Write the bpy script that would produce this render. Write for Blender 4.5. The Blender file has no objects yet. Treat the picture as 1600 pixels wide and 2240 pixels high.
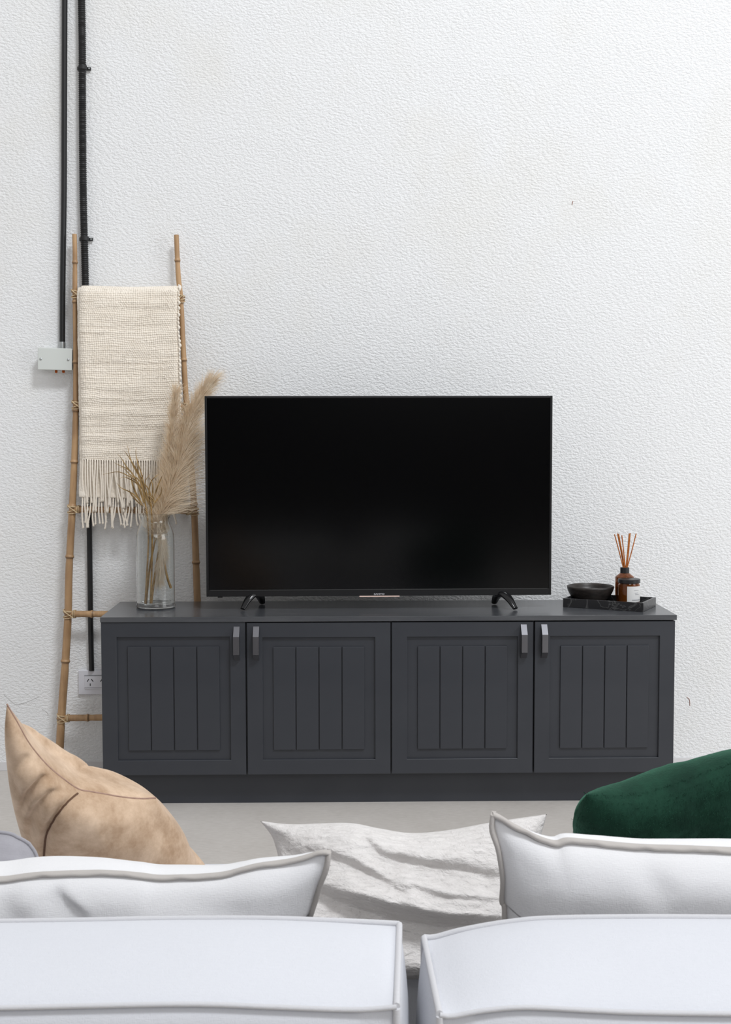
import bpy, bmesh, math, random
import numpy as np
from mathutils import Vector, Matrix, noise
rnd = random.Random(7)
scene = bpy.context.scene
col = scene.collection
PI = math.pi

# ------------------------------------------------------------------ camera
FPX, EYE = 2860.0, 1.203
TH, PS, RO = math.radians(3.66), math.radians(1.0), math.radians(0.1)
CF = np.array([math.sin(PS)*math.cos(TH), math.cos(PS)*math.cos(TH), -math.sin(TH)])
_R = np.array([math.cos(PS), -math.sin(PS), 0.0]); _U = np.cross(_R, CF)
CU = math.cos(RO)*_U + math.sin(RO)*_R
CR = math.cos(RO)*_R - math.sin(RO)*_U
cam_data = bpy.data.cameras.new('camera')
cam = bpy.data.objects.new('camera', cam_data); col.objects.link(cam)
cam_data.sensor_fit = 'VERTICAL'; cam_data.sensor_height = 36.0
cam_data.lens = FPX/2240*36.0
cam_data.clip_start = 0.05
cam.matrix_world = Matrix(((CR[0], CU[0], -CF[0], 0), (CR[1], CU[1], -CF[1], 0), (CR[2], CU[2], -CF[2], EYE), (0, 0, 0, 1)))
cam_data.dof.use_dof = True
cam_data.dof.focus_distance = 4.2
cam_data.dof.aperture_fstop = 22.0
scene.camera = cam

# ------------------------------------------------------------------ light
world = bpy.data.worlds.new('daylight'); scene.world = world
world.use_nodes = True
bg = world.node_tree.nodes['Background']
bg.inputs['Color'].default_value = (1.0, 0.99, 0.985, 1)
bg.inputs['Strength'].default_value = 0.54
def area(name, loc, target, size, power, colour):
    l = bpy.data.lights.new(name, 'AREA'); l.shape = 'RECTANGLE'
    l.size, l.size_y = size; l.energy = power; l.color = colour
    o = bpy.data.objects.new(name, l); col.objects.link(o)
    o.location = loc
    o.rotation_euler = (Vector(target)-Vector(loc)).to_track_quat('-Z', 'Y').to_euler()
    return o
area('skylight', (2.5, -0.5, 8.0), (0.2, 4.0, 0.9), (1.6, 1.3), 405.0, (0.935, 0.965, 1.0))
area('side_window', (4.8, 1.2, 1.9), (0.4, 4.3, 0.7), (2.4, 2.2), 62.0, (0.95, 0.975, 1.0))
area('rear_fill', (0.9, -2.7, 2.9), (0.1, 3.0, 0.8), (3.0, 1.4), 48.0, (0.96, 0.98, 1.0))  # added fill lamp behind the camera, brightens the near faces; not a known window
vs = scene.view_settings
vs.view_transform = 'Standard'; vs.look = 'None'; vs.gamma = 1.0; vs.use_curve_mapping = False
vs.exposure = 0.0

# ------------------------------------------------------------------ helpers
def at(px, py, Y):
    """point of the photograph on the upright plane at distance Y"""
    r = CF + (px-800)/FPX*CR - (py-1120)/FPX*CU
    return Vector(r*(Y/r[1]) + np.array([0, 0, EYE]))
def on(px, py, z):
    """point of the photograph on the level plane at height z"""
    r = CF + (px-800)/FPX*CR - (py-1120)/FPX*CU
    return Vector(r*((z-EYE)/r[2]) + np.array([0, 0, EYE]))

def to_px(P):
    """photograph pixels of an array of points"""
    D = P-np.array([0, 0, EYE]); z = D @ CF
    return np.stack([800+FPX*(D @ CR)/z, 1120-FPX*(D @ CU)/z], 1)

class MB:
    def __init__(self): self.v = []; self.f = []
    def add(self, vs, fs):
        b = len(self.v); self.v += [tuple(p) for p in vs]; self.f += [tuple(i+b for i in q) for q in fs]
    def box(self, x0, x1, y0, y1, z0, z1, bev=0.0, M=None, seg=2):
        bm = bmesh.new(); bmesh.ops.create_cube(bm, size=1)
        for v in bm.verts:
            v.co = Vector((x0+(v.co.x+.5)*(x1-x0), y0+(v.co.y+.5)*(y1-y0), z0+(v.co.z+.5)*(z1-z0)))
        if bev: bmesh.ops.bevel(bm, geom=bm.edges[:]+bm.verts[:], offset=bev, segments=seg, affect='EDGES', profile=.5)
        self.bm(bm, M); return self
    def bm(self, bm, M=None):
        bm.verts.index_update()
        self.add([(M @ v.co if M else v.co.copy()) for v in bm.verts], [[v.index for v in f.verts] for f in bm.faces]); bm.free()
    def tube(self, path, rad, seg=10, caps=True, flat=1.0, up=None):
        path = [Vector(p) for p in path]; n = len(path)
        if not hasattr(rad, '__len__'): rad = [rad]*n
        ref = None; vs = []
        for i, p in enumerate(path):
            t = (path[min(i+1, n-1)]-path[max(i-1, 0)]).normalized()
            if up is not None: a = (Vector(up)-t*t.dot(Vector(up))).normalized()
            elif ref is None:
                a = t.orthogonal().normalized()
            else: a = (ref-t*t.dot(ref)).normalized()
            ref = a; b = t.cross(a)
            for k in range(seg):
                w = 2*PI*k/seg
                vs.append(p+(a*math.cos(w)*flat+b*math.sin(w))*rad[i])
        fs = [(i*seg+k, i*seg+(k+1) % seg, (i+1)*seg+(k+1) % seg, (i+1)*seg+k) for i in range(n-1) for k in range(seg)]
        if caps: fs += [tuple(range(seg))[::-1], tuple((n-1)*seg+k for k in range(seg))]
        self.add(vs, fs); return self
    def lathe(self, prof, c, seg=48, closed=False):
        vs = []; n = len(prof)
        for r, z in prof:
            for k in range(seg):
                w = 2*PI*k/seg; vs.append((c[0]+r*math.cos(w), c[1]+r*math.sin(w), c[2]+z))
        m = n if closed else n-1
        fs = [(i*seg+k, i*seg+(k+1) % seg, ((i+1) % n)*seg+(k+1) % seg, ((i+1) % n)*seg+k) for i in range(m) for k in range(seg)]
        if not closed: fs += [tuple(range(seg))[::-1], tuple((n-1)*seg+k for k in range(seg))]
        self.add(vs, fs); return self
    def prism(self, poly, ax, a0, a1):
        """outline poly (two coordinates) pushed along axis ax from a0 to a1"""
        n = len(poly)
        def P(q, a): return {0: (a, q[0], q[1]), 1: (q[0], a, q[1]), 2: (q[0], q[1], a)}[ax]
        vs = [P(q, a0) for q in poly]+[P(q, a1) for q in poly]
        fs = [(i, (i+1) % n, n+(i+1) % n, n+i) for i in range(n)]+[tuple(range(n))[::-1], tuple(range(n, 2*n))]
        self.add(vs, fs); return self
    def grid(self, A):
        h, w = A.shape[:2]
        self.add([Vector(p) for p in A.reshape(-1, 3)], [(j*w+i, j*w+i+1, (j+1)*w+i+1, (j+1)*w+i) for j in range(h-1) for i in range(w-1)])
        return self

WLOC = {}
def link(o, loc, parent):
    col.objects.link(o); WLOC[o.name] = Vector(loc)
    if parent is not None:
        o.parent = parent; o.location = Vector(loc)-WLOC[parent.name]
    else: o.location = Vector(loc)
    return o
def tag(o, label=None, cat=None, group=None, kind=None):
    if label: o['label'] = label
    if cat: o['category'] = cat
    if group: o['group'] = group
    if kind: o['kind'] = kind
    return o
def thing(name, loc, label, cat, group=None):
    o = bpy.data.objects.new(name, None); o.empty_display_size = .05
    link(o, loc, None); return tag(o, label, cat, group)
def obj(name, mb, mat, parent=None, smooth=35, weld=False):
    V = np.array([tuple(p) for p in mb.v]); lo, hi = V.min(0), V.max(0)
    c = np.array([(lo[0]+hi[0])/2, (lo[1]+hi[1])/2, lo[2]])
    me = bpy.data.meshes.new(name); me.from_pydata((V-c).tolist(), [], mb.f)
    bm = bmesh.new(); bm.from_mesh(me)
    if weld: bmesh.ops.remove_doubles(bm, verts=bm.verts, dist=1e-5)
    bmesh.ops.recalc_face_normals(bm, faces=bm.faces); bm.to_mesh(me); bm.free()
    if smooth:
        me.shade_smooth(); 
        if smooth < 180: me.set_sharp_from_angle(angle=math.radians(smooth))
    me.materials.append(mat)
    o = bpy.data.objects.new(name, me)
    if smooth in (20, 30, 35, 40):
        w = o.modifiers.new('flat_faces', 'WEIGHTED_NORMAL'); w.keep_sharp = True; w.weight = 90
    return link(o, c, parent)
def twin(o, loc, parent):
    """another copy of a small piece, sharing its mesh"""
    c = o.copy(); return link(c, loc, parent)

def spline(pts, n):
    P = [np.array(tuple(p), float) for p in pts]
    if len(P) == 2: return np.array([P[0]+(P[1]-P[0])*t for t in np.linspace(0, 1, n)])
    d = [0]
    for a, b in zip(P, P[1:]): d.append(d[-1]+np.linalg.norm(b-a))
    d = np.array(d)/d[-1]; P = [2*P[0]-P[1]]+P+[2*P[-1]-P[-2]]
    out = []
    for t in np.linspace(0, 1, n):
        i = min(max(np.searchsorted(d, t, side='right')-1, 0), len(d)-2)
        s = (t-d[i])/(d[i+1]-d[i]+1e-12); p0, p1, p2, p3 = P[i], P[i+1], P[i+2], P[i+3]
        out.append(.5*((2*p1)+(-p0+p2)*s+(2*p0-5*p1+4*p2-p3)*s*s+(-p0+3*p1-3*p2+p3)*s**3))
    return np.array(out)
def coons(top, bot, lef, rig):
    w, h = len(top), len(lef)
    u = np.linspace(0, 1, w)[None, :, None]; v = np.linspace(0, 1, h)[:, None, None]
    A = (1-v)*top[None]+v*bot[None]+(1-u)*lef[:, None]+u*rig[:, None]
    return A-((1-u)*(1-v)*top[0]+u*(1-v)*top[-1]+(1-u)*v*bot[0]+u*v*bot[-1])
def normals(A):
    du = np.gradient(A, axis=1); dv = np.gradient(A, axis=0)
    n = np.cross(du, dv); return n/(np.linalg.norm(n, axis=2, keepdims=True)+1e-12)
def segdist(P, poly):
    """distance of points P (n,2) to a polyline, signed by the side"""
    best = np.full(len(P), 9.0); sg = np.zeros(len(P)); al = np.zeros(len(P)); L = len(poly)-1
    for i in range(L):
        a, b = np.array(poly[i]), np.array(poly[i+1]); ab = b-a
        t = np.clip(((P-a) @ ab)/(ab @ ab), 0, 1); q = P-(a+t[:, None]*ab); d = np.linalg.norm(q, axis=1)
        m = d < best; best[m] = d[m]; sg[m] = np.sign(ab[0]*q[m, 1]-ab[1]*q[m, 0]); al[m] = (i+t[m])/L
    return best, sg, al
def fbm(x, y, z, sc, oc=3, seed=0):
    return noise.fractal(Vector((x*sc+seed*7.1, y*sc+seed*3.3, z*sc)), 1.0, 2.0, oc)

# ------------------------------------------------------------------ materials
def lin(r, g, b):
    f = lambda c: (c/255/12.92 if c/255 <= .04045 else ((c/255+.055)/1.055)**2.4)
    return (f(r), f(g), f(b), 1)
class Mat:
    def __init__(self, name, base=(.8, .8, .8, 1), rough=.6, **kw):
        self.m = bpy.data.materials.new(name); self.m.use_nodes = True
        self.nt = self.m.node_tree; self.b = self.nt.nodes['Principled BSDF']
        self.b.inputs['Base Color'].default_value = base; self.b.inputs['Roughness'].default_value = rough
        for k, v in kw.items(): self.b.inputs[k.replace('_', ' ')].default_value = v
        self.h = None
    def n(self, t, **kw):
        x = self.nt.nodes.new(t)
        for k, v in kw.items():
            if k in x.inputs: x.inputs[k].default_value = v
            else: setattr(x, k, v)
        return x
    def l(self, a, b): self.nt.links.new(a, b)
    def coords(self, scale=(1, 1, 1), rot=(0, 0, 0)):
        c = self.n('ShaderNodeTexCoord'); mp = self.n('ShaderNodeMapping')
        mp.inputs['Scale'].default_value = scale; mp.inputs['Rotation'].default_value = rot
        self.l(c.outputs['Object'], mp.inputs['Vector']); return mp.outputs['Vector']
    def noise(self, sc, det=3, rough=.55, vec=None, dist=0.0):
        x = self.n('ShaderNodeTexNoise', Scale=sc, Detail=det, Roughness=rough, Distortion=dist)
        self.l(vec if vec is not None else self.coords(), x.inputs['Vector']); return x.outputs['Fac']
    def ramp(self, fac, stops):
        r = self.n('ShaderNodeValToRGB'); e = r.color_ramp.elements
        while len(e) < len(stops): e.new(.5)
        for i, (p, c) in enumerate(stops): e[i].position = p; e[i].color = c
        self.l(fac, r.inputs['Fac']); return r.outputs['Color']
    def math(self, op, a, b=None):
        x = self.n('ShaderNodeMath', operation=op)
        for i, q in enumerate((a, b)):
            if q is None: continue
            if hasattr(q, 'links'): self.l(q, x.inputs[i])
            else: x.inputs[i].default_value = q
        return x.outputs[0]
    def mix(self, fac, a, b, mode='MIX'):
        x = self.n('ShaderNodeMix', data_type='RGBA', blend_type=mode)
        for q, i in ((fac, 0), (a, 6), (b, 7)):
            if hasattr(q, 'links'): self.l(q, x.inputs[i])
            else: x.inputs[i].default_value = q
        return x.outputs[2]
    def col(self, c): self.l(c, self.b.inputs['Base Color']); return self
    def bump(self, h, strength=.5, dist=.01):
        x = self.n('ShaderNodeBump', Strength=strength, Distance=dist); self.l(h, x.inputs['Height'])
        if self.h: self.l(self.h, x.inputs['Normal'])
        self.h = x.outputs['Normal']; self.l(self.h, self.b.inputs['Normal']); return self

def mat_stucco():
    M = Mat('white_stucco', rough=.85, Specular_IOR_Level=.2)
    v = M.coords((1.0, 1.0, 1.75), (0, math.radians(24), 0))
    a = M.noise(80, 2.5, .55, v, .3); b = M.noise(190, 2, .6, v); c = M.noise(9, 2, .5, M.coords())
    lump = M.ramp(a, [(.30, (0, 0, 0, 1)), (.62, (1, 1, 1, 1))])
    h = M.math('ADD', M.math('MULTIPLY', lump, M.math('ADD', .45, M.math('MULTIPLY', c, 1.1))), M.math('MULTIPLY', b, .35))
    M.bump(h, .33, .008)
    st = M.noise(1.6, 4, .6, M.coords((1, 1, .8)))
    cc = M.mix(M.ramp(st, [(.52, (0, 0, 0, 1)), (.72, (.55, .55, .55, 1))]), (.86, .865, .87, 1), (.80, .785, .74, 1))
    M.col(cc); return M.m
def mat_floor():
    M = Mat('grey_concrete', rough=.6, Specular_IOR_Level=.35)
    n1 = M.noise(3.2, 6, .62); n2 = M.noise(40, 4, .6, M.coords((1, 3, 1)))
    c = M.ramp(n1, [(.3, (.50, .465, .43, 1)), (.7, (.60, .565, .53, 1))])
    M.col(M.mix(.35, c, M.ramp(n2, [(.3, (.44, .41, .38, 1)), (.7, (.64, .61, .58, 1))]))); M.bump(n2, .15, .003); return M.m
def mat_paint_dark():
    M = Mat('charcoal_paint', base=(.044, .047, .054, 1), rough=.42, Specular_IOR_Level=.5)
    n = M.noise(160, 3, .6, M.coords((.25, 1, 1))); M.bump(n, .10, .0015)
    g = M.noise(6, 3, .5); M.col(M.ramp(g, [(.3, (.029, .032, .040, 1)), (.7, (.036, .039, .047, 1))])); return M.m
def mat_top():
    M = Mat('charcoal_worktop', base=(.06, .063, .07, 1), rough=.24, Specular_IOR_Level=.8)
    n = M.noise(30, 4, .6, M.coords((.12, 1.6, 1)))
    M.col(M.ramp(n, [(.35, (.052, .055, .062, 1)), (.75, (.085, .088, .095, 1))])); M.bump(n, .08, .002); return M.m
def mat_bamboo():
    M = Mat('bamboo', rough=.45)
    n = M.noise(55, 4, .6, M.coords((1, 1, .12))); k = M.noise(7, 3, .6)
    c = M.mix(M.ramp(k, [(.4, (0, 0, 0, 1)), (.75, (.8, .8, .8, 1))]), lin(188, 152, 112), lin(146, 112, 80))
    c = M.mix(M.ramp(n, [(.45, (0, 0, 0, 1)), (.75, (.6, .6, .6, 1))]), c, lin(128, 96, 66))
    a = M.n('ShaderNodeAttribute', attribute_name='node')
    M.col(M.mix(M.math('MULTIPLY', a.outputs['Fac'], .75), c, lin(92, 66, 42))); M.bump(n, .15, .002); return M.m
def mat_fabric(name, c1, c2, scale=900, strength=.25, sheen=.15, mott=5):
    M = Mat(name, rough=.9, Specular_IOR_Level=.12, Sheen_Weight=sheen)
    h = M.math('ADD', M.noise(scale, 2, .6, M.coords((.18, .18, 1))), M.noise(scale, 2, .6, M.coords((1, .6, .18))))
    n = M.noise(mott, 4, .6); n2 = M.noise(420, 2, .6, M.coords((.2, 1, 1)))
    M.col(M.mix(M.math('MULTIPLY', M.math('ADD', n, n2), .5), c1, c2)); M.bump(h, strength, .0012)
    M.bump(M.noise(60, 3, .6), .10, .003); return M.m
def mat_linen():
    M = Mat('crinkled_linen', rough=.95, Specular_IOR_Level=.1, Sheen_Weight=.15)
    n = M.noise(120, 4, .65, M.coords((.45, 1, 1), (0, .3, 0)), .6)
    M.bump(n, .8, .006); M.bump(M.noise(320, 2, .6, M.coords((.6, 1, 1), (0, .3, 0))), .4, .002)
    M.col(M.mix(M.noise(30, 4, .6), (.64, .61, .59, 1), (.76, .735, .72, 1))); return M.m
def mat_wool():
    M = Mat('cream_wool', rough=.95, Specular_IOR_Level=.08, Sheen_Weight=.25)
    n = M.noise(240, 3, .65); M.bump(n, .35, .002)
    M.col(M.mix(M.noise(14, 4, .6), lin(232, 221, 205), lin(250, 242, 230))); return M.m
def mat_suede():
    M = Mat('tan_suede', rough=.75, Specular_IOR_Level=.2, Sheen_Weight=.45, Sheen_Roughness=.4)
    M.b.inputs['Sheen Tint'].default_value = (1, .88, .76, 1)
    k = M.noise(13, 6, .7)
    M.col(M.ramp(k, [(.32, lin(166, 136, 108)), (.68, lin(220, 194, 168))])); M.bump(M.noise(300, 3, .6), .12, .001); return M.m
def mat_velvet():
    M = Mat('green_fur', rough=.8, Specular_IOR_Level=.15, Sheen_Weight=.35, Sheen_Roughness=.35)
    M.b.inputs['Sheen Tint'].default_value = (.25, .75, .5, 1)
    M.col(M.ramp(M.noise(16, 5, .7), [(.3, (.006, .026, .017, 1)), (.7, (.014, .060, .036, 1))])); M.bump(M.noise(220, 4, .7, M.coords((1, 1, .4))), .4, .003); return M.m
def mat_marble():
    M = Mat('black_marble', rough=.3)
    v = M.noise(7, 4, .6, M.coords(), 1.6)
    M.col(M.ramp(v, [(.46, (.010, .010, .012, 1)), (.492, (.075, .075, .075, 1)), (.505, (.012, .012, .014, 1))])); return M.m
def mat_grass(name, a, b, sc=60):
    M = Mat(name, rough=.8, Specular_IOR_Level=.15)
    M.col(M.ramp(M.noise(sc, 3, .6), [(.3, a), (.7, b)]))
    return M.m
m_wall = mat_stucco(); m_floor = mat_floor(); m_cab = mat_paint_dark(); m_top = mat_top()
m_bamboo = mat_bamboo(); m_wool = mat_wool(); m_linen = mat_linen(); m_suede = mat_suede(); m_green = mat_velvet(); m_marble = mat_marble()
m_sofa = mat_fabric('white_sofa_linen', (.615, .625, .665, 1), (.695, .705, .745, 1), 900, .35)
m_cush = mat_fabric('pale_cushion_linen', (.74, .735, .745, 1), (.82, .815, .825, 1), 900, .35)
m_pipe = mat_fabric('sofa_piping', (.56, .56, .58, 1), (.64, .635, .655, 1), 900, .3)
m_flange = mat_fabric('shaded_flange', (.44, .41, .385, 1), (.52, .49, .465, 1), 900, .3)  # same pale linen darkened: the flap's shade is put into its colour
m_grey = mat_fabric('lilac_grey_linen', (.30, .295, .32, 1), (.38, .37, .40, 1), 900, .3)
m_skirt = Mat('skirting_paint', (.72, .71, .72, 1), .6).m
m_cane = mat_grass('cane_lashing', lin(190, 165, 130), lin(214, 194, 160), 120)
m_black = Mat('black_pvc', (.012, .012, .013, 1), .38).m
m_hose = Mat('black_hose', (.014, .014, .015, 1), .5).m
m_tvbody = Mat('black_plastic', (.008, .008, .009, 1), .3).m
m_screen = Mat('dark_screen', (.0012, .0012, .0014, 1), .15, Specular_IOR_Level=.30).m
m_lip = Mat('dark_trim', (.05, .05, .05, 1), .35).m
m_gloss = Mat('gloss_black', (.008, .008, .009, 1), .12).m
m_copper = Mat('copper_strip', (.88, .66, .58, 1), .3).m  # copper tone lightened: the strip's glint is put into the base colour
m_logo = Mat('silver_print', (.45, .45, .48, 1), .4).m
m_handle = Mat('gunmetal', (.24, .24, .26, 1), .30, Metallic=1.0).m
m_boxlid = Mat('pale_box', lin(214, 218, 214), .45).m
m_steel = Mat('steel', (.5, .52, .52, 1), .38, Metallic=.9).m
m_rust = mat_grass('rusty_brass', lin(150, 70, 25), lin(190, 100, 45), 200)
m_plate = Mat('white_plastic', (.74, .74, .79, 1), .35).m
m_slot = Mat('slot_dark', (.01, .01, .01, 1), .6).m
m_glass = Mat('clear_glass', (.97, .985, .98, 1), .0, IOR=1.45, Transmission_Weight=1.0).m
m_amber = Mat('amber_glass', (.36, .11, .018, 1), .04, IOR=1.45, Transmission_Weight=.75).m
m_label = Mat('paper_label', (.74, .74, .73, 1), .6).m
m_ink = Mat('faint_ink', (.45, .45, .47, 1), .7).m
m_lid = Mat('black_lid', (.014, .014, .015, 1), .33).m
m_wax = Mat('dark_liquid', (.05, .016, .004, 1), .3).m
m_reed = mat_grass('reed', lin(160, 92, 44), lin(196, 124, 66), 150)
def mat_bowl():
    M = Mat('dark_wood', rough=.42)
    n = M.noise(26, 4, .6, M.coords((1, 1, 3))); M.col(M.ramp(n, [(.35, (.016, .013, .012, 1)), (.75, (.055, .045, .04, 1))])); M.bump(n, .2, .003); return M.m
m_bowl = mat_bowl()
m_plume = mat_grass('pampas_fluff', lin(238, 222, 198), lin(252, 244, 230), 40)
_nt = m_plume.node_tree; _b = _nt.nodes['Principled BSDF']; _t = _nt.nodes.new('ShaderNodeBsdfTranslucent'); _x = _nt.nodes.new('ShaderNodeMixShader'); _x.inputs[0].default_value = .45
_nt.links.new(_b.inputs['Base Color'].links[0].from_socket, _t.inputs['Color']); _nt.links.new(_b.outputs[0], _x.inputs[1]); _nt.links.new(_t.outputs[0], _x.inputs[2])
_nt.links.new(_x.outputs[0], _nt.nodes['Material Output'].inputs[0])
m_stem = mat_grass('dry_stem', lin(124, 95, 58), lin(180, 146, 95), 60)
m_leaf = mat_grass('dry_leaf', lin(98, 77, 46), lin(182, 150, 102), 26)
m_dark = Mat('charcoal_wall_paint', (.035, .034, .034, 1), .8).m
m_gap_shade = mat_fabric('gap_shade_cloth', (.03, .027, .026, 1), (.04, .036, .034, 1), 900, .3)  # sofa base coloured dark to imitate the shade between the backrests
m_wood = Mat('dark_leg', (.03, .022, .016, 1), .5).m
m_mark = Mat('wall_mark', lin(150, 110, 95), .8).m
m_crack = Mat('hairline', lin(172, 170, 168), .9).m

# ------------------------------------------------------------------ setting
YW = 4.57
def structure(name, mb, mat, **k): return tag(obj(name, mb, mat, **k), kind='structure')
structure('floor', MB().box(-5, 5, -3, YW+.2, -.1, 0), m_floor)
wall = structure('wall_back', MB().box(-5, 5, YW, YW+.2, 0, 5.2), m_wall)
structure('baseboard_back', MB().box(-5, 5, YW-.006, YW, 0, .032, .002), m_skirt)
structure('wall_front', MB().box(-5, 5, -3.2, -3.0, 0, 3.4), m_dark)
# small marks and hairline cracks on the plaster
def mark(pts, r, mat, name):
    P = [at(x, y, YW-.0005) for x, y in pts]
    obj(name, MB().tube(spline(P, 12), r, 5), mat, wall)
mark([(1254, 440), (1252, 448)], .0013, m_mark, 'scratch')
mark([(1503, 1525), (1509, 1531), (1510, 1544)], .0012, m_mark, 'scratch')
mark([(8, 1519), (22, 1532), (34, 1541), (52, 1538), (72, 1530), (86, 1524)], .00045, m_crack, 'crack')
mark([(92, 1552), (100, 1556), (106, 1564)], .00045, m_crack, 'crack')

# ------------------------------------------------------------------ tv cabinet
YF, ZT = 4.10, .611
X0, X1, YB = -.765, 1.059, 4.47
cab = thing('tv_cabinet', ((X0+X1)/2, 4.28, 0), 'long low charcoal cabinet with four panelled doors against the white wall', 'cabinet')
ZD0, ZD1 = .105, .5915
obj('carcass', MB().box(X0+.004, X1-.006, YF+.021, YB, ZD0, .594, .001), m_cab, cab)
obj('top_panel', MB().box(X0, X1, YF-.004, YB, .595, ZT, .0012), m_top, cab)
obj('plinth', MB().box(X0+.012, X1-.02, YF+.050, YB-.02, 0, ZD0), m_cab, cab)
def ring_panel(x0, x1, z0, z1, fx, fz, y0, depth, thick):
    """a door leaf: raised frame round a sunk field"""
    mb = MB(); o = [(x0, z0), (x1, z0), (x1, z1), (x0, z1)]
    i = [(x0+fx, z0+fz), (x1-fx, z0+fz), (x1-fx, z1-fz), (x0+fx, z1-fz)]
    e = .0012
    def R(q, y): return [(x, y, z) for x, z in q]
    ob = [(x0+e, z0+e), (x1-e, z0+e), (x1-e, z1-e), (x0+e, z1-e)]
    io = [(x0+fx-e, z0+fz-e), (x1-fx+e, z0+fz-e), (x1-fx+e, z1-fz+e), (x0+fx-e, z1-fz+e)]
    loops = [R(o, y0+thick), R(o, y0+e), R(ob, y0), R(io, y0), R(i, y0+e), R(i, y0+depth)]
    vs = [p for l in loops for p in l]
    fs = [(a*4+k, a*4+(k+1) % 4, (a+1)*4+(k+1) % 4, (a+1)*4+k) for a in range(5) for k in range(4)]
    fs += [(0, 1, 2, 3), (20, 21, 22, 23)]
    mb.add(vs, fs); return mb
door_px = [(222.5, 537.5), (541, 854.5), (857.5, 1166.5), (1170, 1476)]
for d, (a, b) in enumerate(door_px):
    x0, x1 = at(a, 1500, YF).x, at(b, 1500, YF).x
    z1 = .5945 if d == 0 else ZD1
    leaf = obj('door', ring_panel(x0, x1, ZD0, z1, .0485, .0475, YF, .0080, .0205), m_cab, cab, smooth=20)
    bx0, bx1 = x0+.0485+.034, x1-.0485-.034; bz0, bz1 = ZD0+.0475+.031, z1-.0475-.031
    w = (bx1-bx0-3*.0032)/4
    first = None
    for k in range(4):
        xa = bx0+k*(w+.0032)
        if first is None: first = obj('board', MB().box(xa, xa+w, YF+.0022, YF+.0084, bz0, bz1, .0019), m_cab, leaf, smooth=30); fl = WLOC[first.name]
        else: twin(first, fl+Vector((k*(w+.0032), 0, 0)), leaf)
    hx = at((517, 560, 1148, 1193)[d], 1400, YF-.02).x
    hz = at(0, 1373, YF).z if d in (0, 1) else at(0, 1371, YF).z
    hb = MB().prism([(YF, hz), (YF-.026, hz-.029), (YF-.026, hz-.086), (YF, hz-.108)], 0, hx-.0093, hx+.0093)
    obj('handle', hb, m_handle, leaf, smooth=0)

# ------------------------------------------------------------------ television
TVY = 4.262
tv = thing('television', (.12, TVY+.03, ZT), 'large flat black television standing on the charcoal cabinet', 'television')
TW, TZ0, TZ1 = 1.1325, .6545, 1.3085
TX0 = -.4465; TC = (TX0+TX0+TW)/2
MTV = Matrix.Translation((TC, TVY, 0)) @ Matrix.Rotation(math.radians(.7), 4, 'Z')
hw = TW/2
mb = MB(); mb.box(-hw, hw, .004, .030, TZ0, TZ1, .003, MTV); mb.box(-hw*.72, hw*.72, .029, .062, TZ0+.02, TZ0+.42, .012, MTV)
obj('housing', mb, m_tvbody, tv)
mb = MB(); bz = .0215; bs = .0075
for a in ((-hw, -hw+bs, TZ0, TZ1), (hw-bs, hw, TZ0, TZ1), (-hw+bs, hw-bs, TZ0, TZ0+bz), (-hw+bs, hw-bs, TZ1-bs, TZ1)):
    mb.box(a[0], a[1], -.001, .006, a[2], a[3], .0012, MTV)
obj('bezel', mb, m_tvbody, tv)
obj('screen', MB().box(-hw+bs, hw-bs, .0015, .006, TZ0+bz, TZ1-bs, 0, MTV), m_screen, tv, smooth=0)
obj('trim_strip', MB().box(-hw+.013, hw-.013, -.0022, .001, TZ0+bz-.0012, TZ0+bz+.0008, 0, MTV), m_lip, tv)
obj('sensor_strip', MB().box(-.066, .066, -.0035, .012, TZ0-.0030, TZ0+.0006, .0008, MTV), m_copper, tv)
obj('power_button', MB().box(-hw+.036, -hw+.052, .006, .020, TZ0-.004, TZ0+.001, .001, MTV), m_tvbody, tv)
fc = bpy.data.curves.new('maker_name', 'FONT'); fc.body = 'SANYO'; fc.size = .0105; fc.extrude = .0004; fc.align_x = 'CENTER'; fc.offset = .0003
fo = bpy.data.objects.new('maker_name', fc); col.objects.link(fo)
bpy.context.view_layer.update()
tm = bpy.data.meshes.new_from_object(fo.evaluated_get(bpy.context.evaluated_depsgraph_get())); bpy.data.objects.remove(fo)
lw = at(840, 1297, TVY).x; lz = at(830, 1301.0, TVY).z; lcx = at(830, 1297, TVY).x
mb = MB(); ml = Matrix.Translation((lcx, TVY-.0016, lz)) @ Matrix.Rotation(math.radians(.7), 4, 'Z') @ Matrix.Rotation(PI/2, 4, 'X') @ Matrix.Diagonal((1.0, .72, 1, 1))
mb.add([ml @ v.co for v in tm.vertices], [list(p.vertices) for p in tm.polygons])
obj('logo', mb, m_logo, tv, smooth=0)
def foot(tip, mid, rear):
    ctr = [tip+Vector((0, 0, .006)), tip.lerp(mid, .35)+Vector((0, .0, .016)), tip.lerp(mid, .75)+Vector((0, 0, .014)), mid, mid.lerp(rear, .3)+Vector((0, 0, .010)), mid.lerp(rear, .7)+Vector((0, 0, .012)), rear+Vector((0, 0, .006))]
    P = spline(ctr, 22); r = [.0075+.010*math.sin(PI*min(1, t*1.0))**.7 for t in np.linspace(.04, .96, 22)]
    r = [.010+.008*math.sin(PI*t) for t in np.linspace(0, 1, 22)]
    return obj('foot', MB().tube(P, r, 14, flat=.62, up=(0, 0, 1)), m_gloss, tv, smooth=60)
for a, b, c in (((531, 1336), (563, 1300), (574, 1322)), ((1128, 1335), (1094, 1300), (1082, 1322))):
    foot(on(*a, ZT), at(*b, TVY+.022), on(*c, ZT))

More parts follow.
